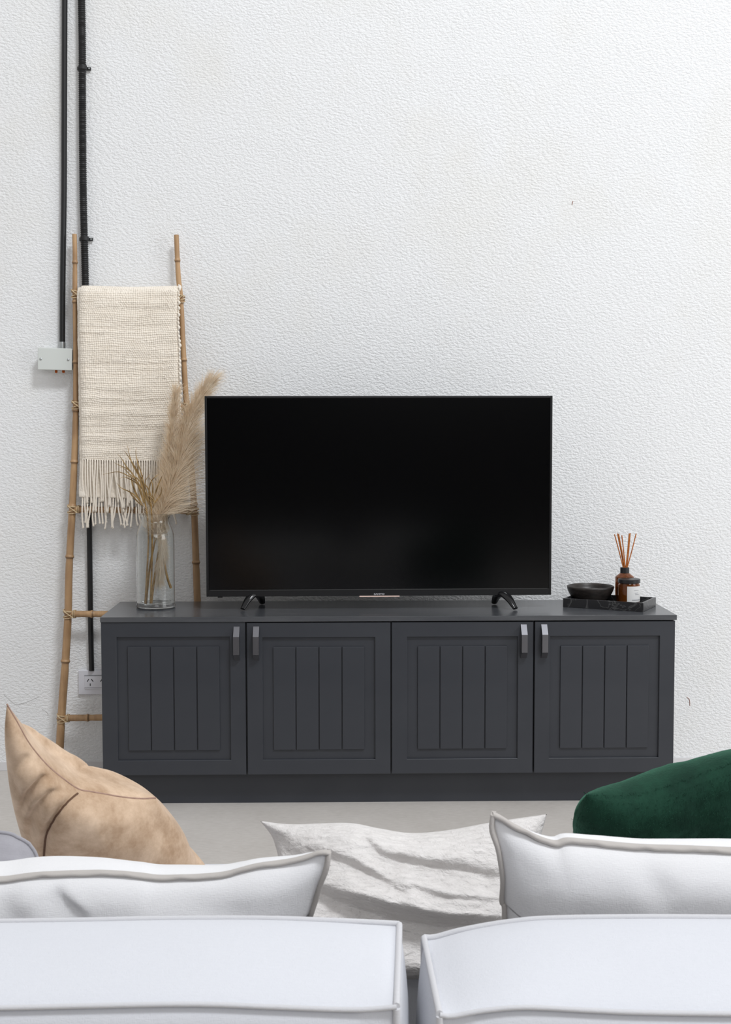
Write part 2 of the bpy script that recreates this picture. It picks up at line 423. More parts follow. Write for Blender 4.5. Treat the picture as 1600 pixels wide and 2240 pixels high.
# ------------------------------------------------------------------ ladder
def ladY(z): return 4.502+.030*min(z, 2.0)/1.9
def lad(px, py):
    p = at(px, py, 4.52); return at(px, py, ladY(p.z))
ladder = thing('bamboo_ladder', (-1.0, 4.50, 0), 'slim bamboo ladder leaning on the white wall behind the cabinet', 'ladder')
railL = [(163, 512), (164, 560), (164, 640), (166, 760), (166, 885), (163, 1000), (158, 1115), (151, 1250), (149, 1342), (143, 1450), (135, 1560), (130, 1650)]
railR = [(386, 514), (390, 600), (396, 660), (401, 765), (408, 885), (417, 1000), (425, 1115), (432, 1315), (441, 1500), (449, 1650)]
def cane(P, r, nodes, name, parent):
    """a bamboo culm: thickened rings at its nodes"""
    P = spline(P, NP := (900 if name == 'rail' else 260)); d = np.r_[0, np.cumsum(np.linalg.norm(np.diff(P, axis=0), axis=1))]
    rad = r*np.ones(NP) if not hasattr(r, '__len__') else np.interp(np.linspace(0, 1, NP), np.linspace(0, 1, len(r)), r); nd = np.zeros(NP)
    for s in nodes:
        q = (d-s*d[-1]); rad *= 1+.24*np.exp(-(q/.0045)**2)-.07*np.exp(-((q-.014)/.010)**2); nd = np.maximum(nd, np.exp(-((q-.0035)/.003)**2))
    o = obj(name, MB().tube(P, list(rad), 10), m_bamboo, parent, smooth=60)
    at_ = o.data.attributes.new('node', 'FLOAT', 'POINT'); at_.data.foreach_set('value', np.repeat(nd, 10).astype('f'))
def rail(px, r0, name):
    P = [lad(*p) for p in px]
    last, prev = P[-1], P[-2]; dd = (last-prev)/(prev.z-last.z); end = last+dd*(last.z-.0); end.y = ladY(0); end.z = 0.0
    P.append(end)
    nodes = np.cumsum([.055+.0, .075, .10, .10, .085, .085, .10, .095, .10, .10, .10, .09][:11])
    nodes = [n+rnd.uniform(-.01, .01) for n in nodes if n < .97]
    cane(P, r0, nodes, name, ladder)
rail(railL, [.0078, .0088, .0105, .0122, .0130, .0138, .0142], 'rail'); rail(railR, [.0084, .0092, .0100, .0112, .0122, .0130, .0136], 'rail')
rungs = [((164, 643), (397, 653)), ((166, 886), (409, 890)), ((158, 1114), (425, 1118)), ((149, 1343), (433, 1344)), ((135, 1571), (444, 1566))]
for (a, b) in rungs:
    A, B = lad(*a), lad(*b); D = (B-A).normalized()
    cane([A-D*.004, A.lerp(B, .5), B+D*.004], .0112, [.19, .52, .83], 'rung', ladder)
    for E, s in ((A, 1), (B, -1)):       # the cane binding at each joint
        mb = MB()
        rr = .0105 if A.z > 1.45 else (.0122 if A.z > .95 else .0142)
        for k, z in enumerate((-.010, -.006, .007, .011)):
            P = [E+Vector(((rr+.0016)*math.cos(w), (rr+.0016)*math.sin(w), z+.004*math.sin(w+k*1.7))) for w in np.linspace(0, 2*PI, 21)]
            mb.tube(P, .0017, 5)
        for k in range(2):
            x = s*(rr+.006+k*.0048)
            P = [E+Vector((x+.002*math.sin(w), .0132*math.sin(w), .0132*math.cos(w))) for w in np.linspace(0, 2*PI, 21)]
            mb.tube(P, .0017, 5)
        P = [E+Vector((-s*rr*.7+s*(rr+.016)*t, -rr-.003-.002*math.sin(PI*t), .011-.022*t)) for t in np.linspace(0, 1, 9)]
        mb.tube(P, .0021, 5)
        obj('lashing', mb, m_cane, ladder, smooth=60)

# ------------------------------------------------------------------ throw blanket
throw = thing('throw_blanket', (-.98, 4.49, at(280, 1160, 4.49).z), 'cream woven throw with a long fringe hung over the bamboo ladder', 'blanket')
RZ = lad(164, 643).z; RY = ladY(RZ)-.004
def throw_layer(pxl, pxr, ytop, ybot, yoff, back, wv, name, nu=240, nv=420):
    xl0, xr0 = at(pxl, 640, 4.5).x, at(pxr, 640, 4.5).x
    zt = at(280, ytop, 4.5).z; zb = at(280, ybot, 4.48).z
    path = [(RY+.030, RZ-back), (RY+.026, RZ-.02), (RY+.018, zt-.012)] if back else []
    path += [(RY+.006, zt-.001), (RY-.012, zt-.004), (RY-.026-yoff, zt-.024)]
    for z in np.linspace(zt-.08, zb, 6): path.append((ladY(z)-.032-yoff-.006*math.sin((zt-z)*9), z))
    C = spline([(0, y, z) for y, z in path], nv)
    dl = np.r_[0, np.cumsum(np.linalg.norm(np.diff(C, axis=0), axis=1))]
    A = np.zeros((nv, nu, 3)); cw, ch = .0074, .0070
    for j in range(nv):
        s = dl[j]
        for i in range(nu):
            u = i/(nu-1); x = xl0+(xr0-xl0)*u
            wob = .0036*noise.noise(Vector((x*9, s*14, 1.3)))+.0012*noise.noise(Vector((x*30, s*60, 5)))
            ys = s+wob*2.2; xs = x+wob*.9
            row = int(math.floor(ys/ch)); a = abs(math.sin(PI*(xs/cw+.5*(row % 2)*max(0, noise.noise(Vector((x*8, s*8, 9)))*3)))); b = abs(math.sin(PI*ys/ch))
            h = wv*(.25+.75*a**1.1)*(b**.8)*(.85+.6*noise.noise(Vector((x*150, s*150, 2))))
            rip = .0035*noise.noise(Vector((x*7, s*4, 3)))+.0032*noise.noise(Vector((x*3.5, s*38, 11)))+.002*noise.noise(Vector((x*6, s*90, 4)))
            edge = .012*max(0, 1-u/.07)**2*0.9+.006*max(0, 1-(1-u)/.04)**2
            xx = x+.004*noise.noise(Vector((0, s*9, 7)))+.006*(s/dl[-1])*(u-.2)
            A[j, i] = (xx, C[j, 1]-h-rip+edge, C[j, 2]+.003*math.sin(x*11))
    o = obj(name, MB().grid(A), m_wool, throw, smooth=180)
    md = o.modifiers.new('thickness', 'SOLIDIFY'); md.thickness = .007; md.offset = 0
    return A, o
A1, _ = throw_layer(176, 389, 625, 1006, .010, 0, .0030, 'front_layer')
A2, _ = throw_layer(170, 384, 629, 1088, -.003, .10, .003, 'back_layer', 150, 250)
# right selvedge: thick looped yarn ends
mb = MB(); j = 14
while j < 412:
    p = Vector(A1[j, -1]); r = rnd.uniform(.0045, .0085)
    P = [p+Vector((.001+r*.8*math.sin(w), -.005-.004*math.sin(w), (w/PI-.5)*r*2.2)) for w in np.linspace(0, PI, 7)]
    mb.tube(P, [.55*r*(.55+.45*math.sin(w)) for w in np.linspace(0, PI, 7)], 7)
    j += int(5+r*850*rnd.uniform(.7, 1.1))
tag(obj('selvedge', mb, m_wool, throw, smooth=180), kind='stuff')
def fringe(A, n, l0, l1, yo, xr=(0, 1)):
    bot = A[-1]; w = bot.shape[0]
    for k in range(n):
        u = xr[0]+(xr[1]-xr[0])*(k+.5)/n; p = Vector(bot[int(u*(w-1))]); L = rnd.uniform(l0, l1)
        p.y += yo
        sx = rnd.gauss(0, .009); ph = rnd.uniform(0, 6); am = rnd.uniform(.001, .0045)
        P = []
        for t in np.linspace(0, 1, 24):
            P.append(p+Vector((sx*t*t+am*math.sin(ph+5*t)*t, -.004*math.sin(PI*t)+rnd.uniform(-.0004, .0004), .003-L*t)))
        r = [.0029*(1+.12*math.sin(70*t+ph))*(1.0 if t < .93 else 1.25) for t in np.linspace(0, 1, 24)]
        obj('tassel', MB().tube(P, r, 7), m_wool, throw, smooth=180)
fringe(A1, 40, .140, .185, -.002)
fringe(A2, 34, .085, .115, .0, (.02, .98))

# ------------------------------------------------------------------ conduits, junction box, socket
r1 = .0098
pc = thing('conduit_pipe', at(136, 750, YW-.012), 'smooth thin black pipe dropping to the pale junction box', 'pipe')
P = [at(x, y, YW-.0125) for x, y in ((145, -1280), (143.5, -600), (142, -60), (141.5, 0), (141, 130), (140.5, 280), (140, 430), (138, 560), (137, 650), (136.5, 752))]
obj('tube', MB().tube(spline(P, 60), r1, 14), m_black, pc, smooth=60)
obj('coupling', MB().tube([at(136, y, YW-.0125) for y in (748, 751, 762, 766)], [.0112, .0118, .0118, .0112], 16), m_steel, pc, smooth=40)
hp = thing('corrugated_conduit', at(190, 1465, YW-.014), 'ribbed black hose clipped to the wall, passing behind the cream throw', 'pipe')
P = spline([at(x, y, YW-.0165) for x, y in ((172, -1280), (175, -600), (178, -60), (178.5, 0), (180, 100), (180.5, 250), (182, 420), (185, 540), (187, 625), (189, 760), (190, 900))], 2200)
d = np.r_[0, np.cumsum(np.linalg.norm(np.diff(P, axis=0), axis=1))]
obj('hose', MB().tube(P, list(.0120+.0014*np.sin(d*2*PI/.0066)), 14), m_hose, hp, smooth=60)
P = spline([at(x, y, YW-.013) for x, y in ((190, 880), (192, 1000), (195.5, 1157), (197.5, 1300), (199, 1400), (200.5, 1467))], 30)
obj('lower_pipe', MB().tube(P, .0094, 14), m_black, hp, smooth=60)
for x, y in ((181, 148), (185.5, 522)):
    c = at(x, y, YW-.0165); mb = MB()
    mb.tube([c+Vector((0, 0, z)) for z in (-.007, -.0065, .0065, .007)], [.0135, .0146, .0146, .0135], 16)
    mb.box(c.x+.009, c.x+.026, YW-.010, YW, c.z-.006, c.z+.004, .0015); mb.box(c.x-.020, c.x-.010, YW-.010, YW, c.z-.007, c.z+.006, .0015)
    k = obj('clamp', mb, m_hose, hp)
    obj('screw', MB().tube([(c.x+.021, YW-.0125, c.z-.001), (c.x+.021, YW-.0095, c.z-.001)], .003, 8), m_steel, k)
jb = thing('junction_box', at(120, 810, YW), 'pale grey junction box screwed to the wall beside the ladder', 'electrical box')
c = at(120.5, 785.5, YW-.046); MJ = Matrix.Translation(c) @ Matrix.Rotation(math.radians(1.6), 4, 'Y')
obj('body', MB().box(-.054, .057, .004, .046, -.034, .034, .003, MJ), m_boxlid, jb)
obj('lid', MB().box(-.0585, .0585, -.004, .006, -.0375, .0375, .003, MJ), m_boxlid, jb)
for x in (-.048, .046):
    q = MJ @ Vector((x, -.0035, -.001)); obj('screw', MB().lathe([(.0, -.001), (.0042, -.001), (.0042, .001), (.0, .003)], (0, 0, 0), 14), m_steel, jb)
    s = jb.children[-1] if jb.children else None
    s = [o for o in bpy.data.objects if o.parent == jb and o.name.startswith('screw')][-1]
    s.rotation_euler = (PI/2, 0, 0); s.location = q-WLOC[jb.name]
for x, rr in ((123, .0042), (139, .0045)):
    q = at(x, 812, YW-.028); obj('cable_gland', MB().tube([q+Vector((0, 0, .008)), q+Vector((0, 0, -.004)), q+Vector((0, 0, -.006))], [rr, rr*1.1, rr*.6], 8), m_rust, jb)
so = thing('power_socket', at(215, 1520, YW), 'white double power socket half hidden behind the cabinet', 'power socket')
a, b = at(171, 1467, YW-.012), at(171, 1520, YW-.012); sx0, sz1, sz0 = a.x, a.z, b.z; sw = .155
obj('plate', MB().box(sx0, sx0+sw, YW-.010, YW, sz0, sz1, .0025), m_plate, so)
zi1, zi0 = at(0, 1479.5, YW-.012).z, at(0, 1509, YW-.012).z
obj('insert', MB().box(sx0+.022, sx0+sw-.022, YW-.0125, YW-.008, zi0, zi1, .001), m_plate, so)
for zz in (zi0+.0055, zi1+.0008): obj('groove', MB().box(sx0+.021, sx0+sw-.021, YW-.0128, YW-.0118, zz-.0006, zz+.0006), m_lip, so)
for ox in (.0415, .088):
    for dx, dz, rot, hh in ((-.0075, .006, -.45, .0105), (.0075, .006, .45, .0105), (0, -.009, 0, .0085)):
        Mx = Matrix.Translation((sx0+ox, YW-.0127, (zi0+zi1)/2+.002)) @ Matrix.Translation((dx, 0, dz)) @ Matrix.Rotation(-rot*1.3, 4, 'Y')
        obj('slot', MB().box(-.0013, .0013, -.0004, .0004, -hh/2, hh/2, 0, Mx), m_slot, so)

# ------------------------------------------------------------------ vase with dried grasses
vc = on(344, 1329, ZT); vc = Vector((-.6215, 4.325, ZT))
def zpx(y): return at(344, y, vc.y).z-ZT
H = zpx(1124); R = .0628
outer = [(.0, 0), (.058, 0), (.0645, .003), (.0655, .008), (R, .016), (R, .05), (R, .15), (R, zpx(1182)), (R*.99, zpx(1172)), (R*.95, zpx(1163)), (R*.86, zpx(1153)), (R*.78, zpx(1145)), (R*.74, zpx(1138)), (R*.76, zpx(1131)), (R*.82, zpx(1126)), (R*.845, H)]
inner = [(R*.805, H+.0005), (R*.78, zpx(1127)), (R*.72, zpx(1132)), (R*.70, zpx(1138)), (R*.74, zpx(1145.5)), (R*.82, zpx(1154)), (R*.91, zpx(1165)), (R*.95, zpx(1174)), (R-.0025, zpx(1184)), (R-.0025, .15), (R-.0025, .05), (R-.0025, .022), (R-.006, .016), (.0, .0145)]
def smoothprof(p, k):
    q = spline([(r, z, 0) for r, z in p], k); return [(max(r, 0.0004), z) for r, z, _ in q]
vase = obj('glass_vase', MB().lathe(smoothprof(outer, 60)+smoothprof(inner, 60), tuple(vc), 56), m_glass, None, smooth=60, weld=True)
tag(vase, 'tall clear glass bottle vase holding dried grasses on the cabinet', 'vase')

def strand(mb, P, r):
    """a thin tapering three-sided hair"""
    n = len(P); vs = []
    for i, p in enumerate(P):
        t = (P[min(i+1, n-1)]-P[max(i-1, 0)]).normalized(); a = t.cross(Vector((.2, 1, .1))).normalized(); b = t.cross(a)
        rr = r*(1-.8*i/(n-1))
        for k in range(3): vs.append(p+(a*math.cos(k*2.094)+b*math.sin(k*2.094))*rr)
    mb.add(vs, [(i*3+k, i*3+(k+1) % 3, (i+1)*3+(k+1) % 3, (i+1)*3+k) for i in range(n-1) for k in range(3)])
def in_vase(p):
    """keep a point inside the glass and clear of the television"""
    z = p.z-ZT
    if z < H+.004:
        rm = R-.006 if z < zpx(1172) else (R*.68 if z > zpx(1150) else R*.76)
        dx, dy = p.x-vc.x, p.y-vc.y; q = math.hypot(dx, dy)
        if q > rm: p = Vector((vc.x+dx/q*rm, vc.y+dy/q*rm, max(p.z, ZT+.018)))
        if p.z < ZT+.018: p.z = ZT+.018
    elif p.x > TX0-.006 and p.y < TVY+.10 and p.y > TVY-.02 and p.z < TZ1+.01: p.y = TVY+.10+rnd.uniform(0, .02)
    if p.y > YW-.01: p.y = YW-.012
    return p
def plume(name, label, spine, n, wid, stem_px, seed):
    """stem and feathery head of one pampas grass; wid(t) -> (left length, right length, spread)"""
    r_ = random.Random(seed)
    S = spline([at(x, y, Y) for x, y, Y in spine], 120)
    root = thing(name, at(*stem_px[0]), label, 'dried grass')
    st = spline([at(*p) for p in stem_px]+[Vector(S[0])], 24)
    st = [in_vase(Vector(p)) for p in st]
    obj('stem', MB().tube(st, list(np.linspace(.0042, .0026, 24)), 7), m_stem, root, smooth=60)
    mb = MB()
    for k in range(n):
        t = r_.random()**.85; i = int(t*116); p = Vector(S[i]); T = Vector(S[min(i+3, 119)]-S[max(i-3, 0)]).normalized()
        l, rg, sp = wid(t)
        w = r_.uniform(0, 2*PI); side = T.cross(Vector((0, -1, 0))).normalized(); fw = T.cross(side)
        o = side*math.cos(w)+fw*math.sin(w)*.75
        L = (l if side.dot(Vector((1, 0, 0)))*math.cos(w) < 0 else rg)*r_.uniform(.35, 1.1)
        d0 = (T*r_.uniform(.7, 1.2)+o*sp*r_.uniform(.3, 1.1)).normalized(); g = Vector((r_.uniform(-.15, .25), r_.uniform(-.2, .2), -r_.uniform(.0, .55)))
        P = []; q = p+o*.003
        for s in range(6):
            P.append(in_vase(q.copy())); q = q+d0*(L/5); d0 = (d0+g*.16+Vector((r_.gauss(0, .05), r_.gauss(0, .05), r_.gauss(0, .05)))).normalized()
        strand(mb, P, r_.uniform(.00042, .0008))
    tag(obj('plume', mb, m_plume, root, smooth=0), kind='stuff')
    return root
YV = vc.y
plume('pampas_grass', 'largest feathery pampas plume in the vase, brushing the television edge',
      [(340, 1180, YV), (350, 1125, YV), (372, 1070, YV+.01), (395, 1000, YV+.03), (412, 930, YV+.06), (436, 875, YV+.08), (462, 832, YV+.09)], 6500,
      lambda t: (.06+.03*math.sin(PI*t), .085+.085*math.sin(PI*min(1, t*1.3+.12)) if t < .66 else .085, 2.0-1.6*t), [(319, 1322, YV+.005), (328, 1240, YV), (336, 1200, YV)], 3)
plume('pampas_grass', 'slimmer pampas plume standing upright against the cream throw',
      [(352, 1170, YV+.02), (356, 1110, YV+.025), (362, 1040, YV+.03), (372, 970, YV+.035), (380, 900, YV+.045), (386, 850, YV+.05)], 3000,
      lambda t: (.06*(1-.4*t)+.01, .06*(1-.4*t)+.01, 1.4-.9*t), [(331, 1318, YV-.01), (340, 1250, YV), (348, 1200, YV+.012)], 5)
# the head that was pushed down inside the glass
plume('pampas_grass', 'pampas head stuffed upside down inside the glass vase',
      [(346, 1148, YV-.01), (352, 1175, YV-.01), (356, 1205, YV-.01), (352, 1235, YV-.008), (350, 1268, YV-.005)], 1700,
      lambda t: (.05, .05, .5), [(374, 1287, YV-.015), (364, 1255, YV-.012), (356, 1200, YV-.01), (348, 1165, YV-.01)], 9)
def leaf_mesh(P, w):
    n = len(P); vs = []
    for i, p in enumerate(P):
        t = (P[min(i+1, n-1)]-P[max(i-1, 0)]).normalized(); a = t.cross(Vector((0, 1, 0))).normalized(); b = a.cross(t)
        s = w*min(1, .35+i/(n*.3))*(1-(i/(n-1))**2.2)+.0003
        vs += [p-a*s, p+b*s*.45, p+a*s, p-b*s*.15]
    fs = [(i*4+k, i*4+(k+1) % 4, (i+1)*4+(k+1) % 4, (i+1)*4+k) for i in range(n-1) for k in range(4)]
    return vs, fs+[(0, 1, 2, 3)]
def spray(label, stem, leaves, seed):
    r_ = random.Random(seed); root = thing('dried_palm_spray', at(*stem[0]), label, 'dried plant')
    st = [in_vase(Vector(p)) for p in spline([at(*p) for p in stem], 24)]
    obj('stem', MB().tube(st, list(np.linspace(.0036, .0024, 24)), 7), m_stem, root, smooth=60)
    for L in leaves:
        n = len(L); P = [Vector(p) for p in spline([at(x, y, YV-.02-.025*i/(n-1)*r_.uniform(-.6, 1.4)) for i, (x, y) in enumerate(L)], 12)]
        P = [in_vase(p) for p in P]
        mb = MB(); mb.add(*leaf_mesh(P, r_.uniform(.0019, .0029))); obj('leaf', mb, m_leaf, root, smooth=40)
spray('golden dried palm spray fanning left over the throw fringe', [(318, 1322, YV-.012), (322, 1250, YV-.012), (325, 1180, YV-.012), (322, 1125, YV-.014), (316, 1095, YV-.016)], [
    [(318, 1100), (308, 1050), (292, 1020), (283, 995), (279, 974)], [(318, 1100), (313, 1050), (301, 1010), (297, 990), (299, 977)],
    [(316, 1098), (300, 1055), (278, 1040), (258, 1032), (225, 1038)], [(314, 1100), (298, 1050), (282, 1028), (266, 1020), (250, 1012)],
    [(316, 1100), (296, 1046), (276, 1020), (266, 1003), (257, 993)], [(314, 1108), (300, 1088), (282, 1075), (266, 1068), (255, 1056)],
    [(317, 1098), (305, 1040), (288, 1010), (275, 990), (270, 985)], [(318, 1096), (306, 1052), (286, 1040), (272, 1025), (262, 1022)],
    [(312, 1104), (298, 1080), (290, 1060), (288, 1048), (285, 1038)], [(310, 1106), (296, 1092), (290, 1085), (286, 1080), (283, 1070)],
    [(316, 1094), (312, 1060), (302, 1030), (300, 1012), (303, 1000)], [(315, 1096), (303, 1062), (284, 1048), (270, 1043), (262, 1047)]], 21)
spray('golden dried palm spray rising upright in front of the pampas', [(330, 1318, YV-.02), (332, 1250, YV-.02), (333, 1180, YV-.02), (332, 1125, YV-.02), (330, 1100, YV-.022)], [
    [(330, 1105), (326, 1080), (330, 1055), (340, 1043), (349, 1036)], [(331, 1108), (340, 1080), (346, 1062), (352, 1048), (356, 1038)],
    [(328, 1105), (320, 1075), (318, 1055), (322, 1045), (330, 1036)], [(326, 1104), (314, 1075), (308, 1055), (310, 1045), (315, 1036)],
    [(332, 1108), (334, 1080), (334, 1060), (330, 1050), (326, 1044)], [(333, 1110), (342, 1095), (350, 1085), (354, 1072), (352, 1062)],
    [(328, 1108), (330, 1085), (322, 1065), (312, 1055), (308, 1040)], [(334, 1112), (338, 1100), (334, 1090), (326, 1084), (322, 1078)],
    [(330, 1106), (322, 1085), (310, 1068), (304, 1058), (302, 1046)]], 22)

# ------------------------------------------------------------------ tray, bowl, diffuser, candle
FL, FR = on(1232, 1328, ZT), on(1408, 1339, ZT); ang = math.atan2(FR.y-FL.y, FR.x-FL.x); TL = (FR-FL).length; TD = .16
MT = Matrix.Translation(FL) @ Matrix.Rotation(ang, 4, 'Z'); TH_ = .0295
tray = thing('marble_tray', MT @ Vector((TL/2, TD/2, 0)), 'black marble rectangular tray with white veins on the cabinet', 'tray')
obj('tray_base', MB().box(.0005, TL-.0005, .0005, TD-.0005, 0, .008, .0005, MT), m_marble, tray)
for a in ((0, TL, 0, .008), (0, TL, TD-.008, TD), (0, .008, .008, TD-.008), (TL-.008, TL, .008, TD-.008)):
    obj('tray_side', MB().box(a[0], a[1], a[2], a[3], .0005, TH_, .0007, MT), m_marble, tray)
ZF = ZT+.008
bc = on(1293.5, 1316, ZF); bc.y += .012
bz_ = at(1293, 1281, bc.y).z-ZF
prof = [(.0004, 0), (.036, 0), (.048, bz_*.05), (.059, bz_*.20), (.0675, bz_*.40), (.0735, bz_*.60), (.0775, bz_*.80), (.0788, bz_*.93), (.0775, bz_), (.0742, bz_*.985), (.0715, bz_*.88), (.066, bz_*.66), (.054, bz_*.42), (.036, bz_*.26), (.0004, bz_*.2)]
tag(obj('wooden_bowl', MB().lathe(smoothprof(prof, 60), tuple(bc), 56), m_bowl, None, smooth=60), 'shallow dark carved wooden bowl in the marble tray', 'bowl')
def label_patch(c, r, z0, z1, w0, w1):
    vs = []; n = 16
    for i in range(n):
        w = w0+(w1-w0)*i/(n-1)
        for rr in (r, r+.0006):
            for z in (z0, z1): vs.append((c.x+rr*math.cos(w), c.y+rr*math.sin(w), c.z+z))
    fs = []
    for i in range(n-1):
        a, b = i*4, (i+1)*4
        fs += [(a+2, b+2, b+3, a+3), (a, a+1, b+1, b), (a+1, a+3, b+3, b+1), (a, b, b+2, a+2)]
    mb = MB(); mb.add(vs, fs+[(0, 2, 3, 1), (4*n-4, 4*n-3, 4*n-1, 4*n-2)]); return mb
dc = on(1368, 1316, ZF); dc.y += .010
def dz(y): return at(1368, y, dc.y).z-ZF
r_d = .0315
diff = thing('reed_diffuser', dc, 'amber glass reed diffuser bottle with a black collar on the tray', 'diffuser')
bo = [(.0004, 0), (r_d-.003, 0), (r_d, .004), (r_d, dz(1263)), (r_d-.001, dz(1261)), (.0165, dz(1254)), (.0125, dz(1252)), (.0125, dz(1246))]
bi = [(.0100, dz(1246)), (.0100, dz(1253)), (.014, dz(1256)), (r_d-.004, dz(1263.5)), (r_d-.004, .008), (.0004, .006)]
obj('bottle', MB().lathe(bo+bi, tuple(dc), 40), m_amber, diff, smooth=40)
obj('collar', MB().lathe([(.0135, dz(1254)), (.0152, dz(1253.5)), (.0152, dz(1241.5)), (.0145, dz(1241)), (.0085, dz(1241)), (.0085, dz(1250)), (.0135, dz(1250))], tuple(dc), 32, closed=True), m_lid, diff, smooth=40)
obj('liquid', MB().lathe([(.0004, .0065), (r_d-.0055, .0082), (r_d-.0055, .050), (.0004, .050)], tuple(dc), 32), m_wax, diff, smooth=40)
obj('paper_label', label_patch(dc, r_d, .010, dz(1270), math.radians(-135), math.radians(-40)), m_label, diff, smooth=0)
cc = on(1381, 1322.5, ZF); cc.y += .032
def cz(y): return at(1381, y, cc.y-.03).z-ZF
r_c = .0362
can = thing('candle_jar', cc, 'amber glass candle jar with black lid and white label on the tray', 'candle')
ch_ = cz(1275)
obj('jar', MB().lathe([(.0004, 0), (r_c-.004, 0), (r_c-.0005, .004), (r_c-.0005, ch_-.010), (r_c-.003, ch_-.005), (r_c-.003, ch_), (r_c-.006, ch_), (r_c-.006, ch_-.008), (r_c-.0035, ch_-.012), (r_c-.0035, .007), (.0004, .006)], tuple(cc), 40), m_amber, can, smooth=40)
obj('wax', MB().lathe([(.0004, .0065), (r_c-.0045, .0075), (r_c-.0045, ch_*.62), (.0004, ch_*.62)], tuple(cc), 32), m_wax, can, smooth=40)
obj('lid', MB().lathe([(.0004, ch_+.0005), (r_c-.001, ch_-.003), (r_c+.0006, ch_-.002), (r_c+.0006, ch_+.009), (r_c-.0008, ch_+.0105), (.0004, ch_+.0105)], tuple(cc), 40), m_lid, can, smooth=40)
la = obj('paper_label', label_patch(cc, r_c-.0004, .008, ch_-.012, math.radians(-112), math.radians(-2)), m_label, can, smooth=0)
for z, w0, w1 in ((.047, -75, -45), (.038, -70, -50), (.033, -68, -40), (.014, -85, -32)):
    obj('print_line', label_patch(cc, r_c+.0003, z, z+(.0014 if z > .02 else .0028), math.radians(w0), math.radians(w1)), m_ink, la, smooth=0)
reeds = [((1345, 1169), 1364.5, 'leftmost reed in the diffuser bottle'), ((1351.5, 1167), 1366, 'second reed from the left in the diffuser bottle'), ((1354, 1168), 1367.5, 'third reed from the left in the diffuser bottle, touching the second'),
         ((1361, 1171), 1368.5, 'shortest middle reed in the diffuser bottle'), ((1377, 1167), 1370, 'thick reed just right of the middle in the diffuser bottle'), ((1379.5, 1166), 1372, 'second reed from the right in the diffuser bottle'), ((1392.5, 1167), 1372.5, 'rightmost reed in the diffuser bottle')]
for k, (t, bx, lab) in enumerate(reeds):
    yo = (-.012, .004, -.006, .010, -.008, .006, -.002)[k]
    T = at(*t, dc.y+yo); Bp = at(bx, 1243, dc.y+yo*.25); D = (Bp-T).normalized(); Q = Bp+D*.035
    q = Vector((Q.x-dc.x, Q.y-dc.y, 0))
    tag(obj('reed', MB().tube([T, T.lerp(Bp, .5)+Vector((.0006, 0, 0)), Bp, Q], .00185, 8), m_reed, None, smooth=60), lab, 'reed', 'reeds in the diffuser bottle')

# ------------------------------------------------------------------ soft furnishings
def pillow(name, label, cat, top, bot, lef, rig, near, far, mat, nu=90, nv=70, p=2.6, q=.55, disp=None, pipe=None, pipe_mat=None, pipe_name='piping', extra=None, group=None, flange=None, qf=None):
    """cushion: a sheet between four edge lines, puffed to both sides; top/bot run left to right, lef/rig top to bottom"""
    t, b, l, r = spline(top, nu), spline(bot, nu), spline(lef, nv), spline(rig, nv)
    A = coons(t, b, l, r); N = normals(A)
    N = N*.35+N.mean((0, 1))*.65; N /= np.linalg.norm(N, axis=2, keepdims=True)
    if N[nv//2, nu//2] @ np.array([0, -1, 0]) < 0: N = -N          # N looks back at the camera side
    u = np.abs(np.linspace(-1, 1, nu))[None, :]; v = np.abs(np.linspace(-1, 1, nv))[:, None]
    base = np.clip((1-u**p)*(1-v**p), 0, 1); prof = base**q
    UU, VV = np.meshgrid(np.linspace(0, 1, nu), np.linspace(0, 1, nv))
    def face(sgn, T):
        h = (prof if sgn > 0 or qf is None else base**qf)*T
        B = A+N*(sgn*h)[..., None]
        if disp is not None:
            d = disp(B.reshape(-1, 3), UU.ravel(), VV.ravel(), sgn).reshape(nv, nu)
            B = B+N*(sgn*d*np.minimum(1, prof*1.6))[..., None]
        return B
    mb = MB(); Bn = face(1, near); mb.grid(Bn); mb.grid(face(-1, far))
    root = obj(name, mb, mat, None, smooth=180, weld=True); tag(root, label, cat, group)
    if pipe:
        ring = np.concatenate([t[:-1], r[:-1], b[::-1][:-1], l[::-1]])
        c = ring.mean(0); ring = [Vector(x)+(Vector(x)-Vector(c)).normalized()*pipe[1] for x in ring]
        pm = MB().tube(ring, pipe[0], 8, flat=1.0); obj(pipe_name, pm, pipe_mat or mat, root, smooth=60)
    if flange:                      # a stitched flap all round, folded a little towards the near side
        L, th, lean = flange
        ring = np.concatenate([t[:-1], r[:-1], b[::-1][:-1], l[::-1]]); nb = np.concatenate([N[0, :-1], N[:-1, -1], N[-1, ::-1][:-1], N[::-1, 0]])
        cen = A.mean((0, 1)); vs = []; m = len(ring)
        tg_ = np.gradient(ring, axis=0)
        for i in range(m):
            T_ = Vector(tg_[i]).normalized(); nn = Vector(nb[i]); o = T_.cross(nn).normalized()
            if o.dot(Vector(ring[i]-cen)) < 0: o = -o
            w = 1+.22*math.sin(i*.37)+.15*math.sin(i*.9+1)
            d = (o*(1-lean)+nn*lean*w).normalized(); e = d.cross(T_).normalized(); p0 = Vector(ring[i])-o*.003
            for k, (a_, b_) in enumerate(((0, .5), (.85, .5), (1, .2), (1, -.2), (.85, -.5), (0, -.5))): vs.append(p0+d*(a_*L)+e*(b_*th))
        fs = [(i*6+k, i*6+(k+1) % 6, (i+1)*6+(k+1) % 6, (i+1)*6+k) for i in range(m-1) for k in range(6)]+[(0, 1, 2, 3, 4, 5), tuple((m-1)*6+k for k in range(6))]
        fm = MB(); fm.add(vs, fs); obj(pipe_name, fm, pipe_mat or mat, root, smooth=60)
    if extra: extra(root, Bn, N)
    return root
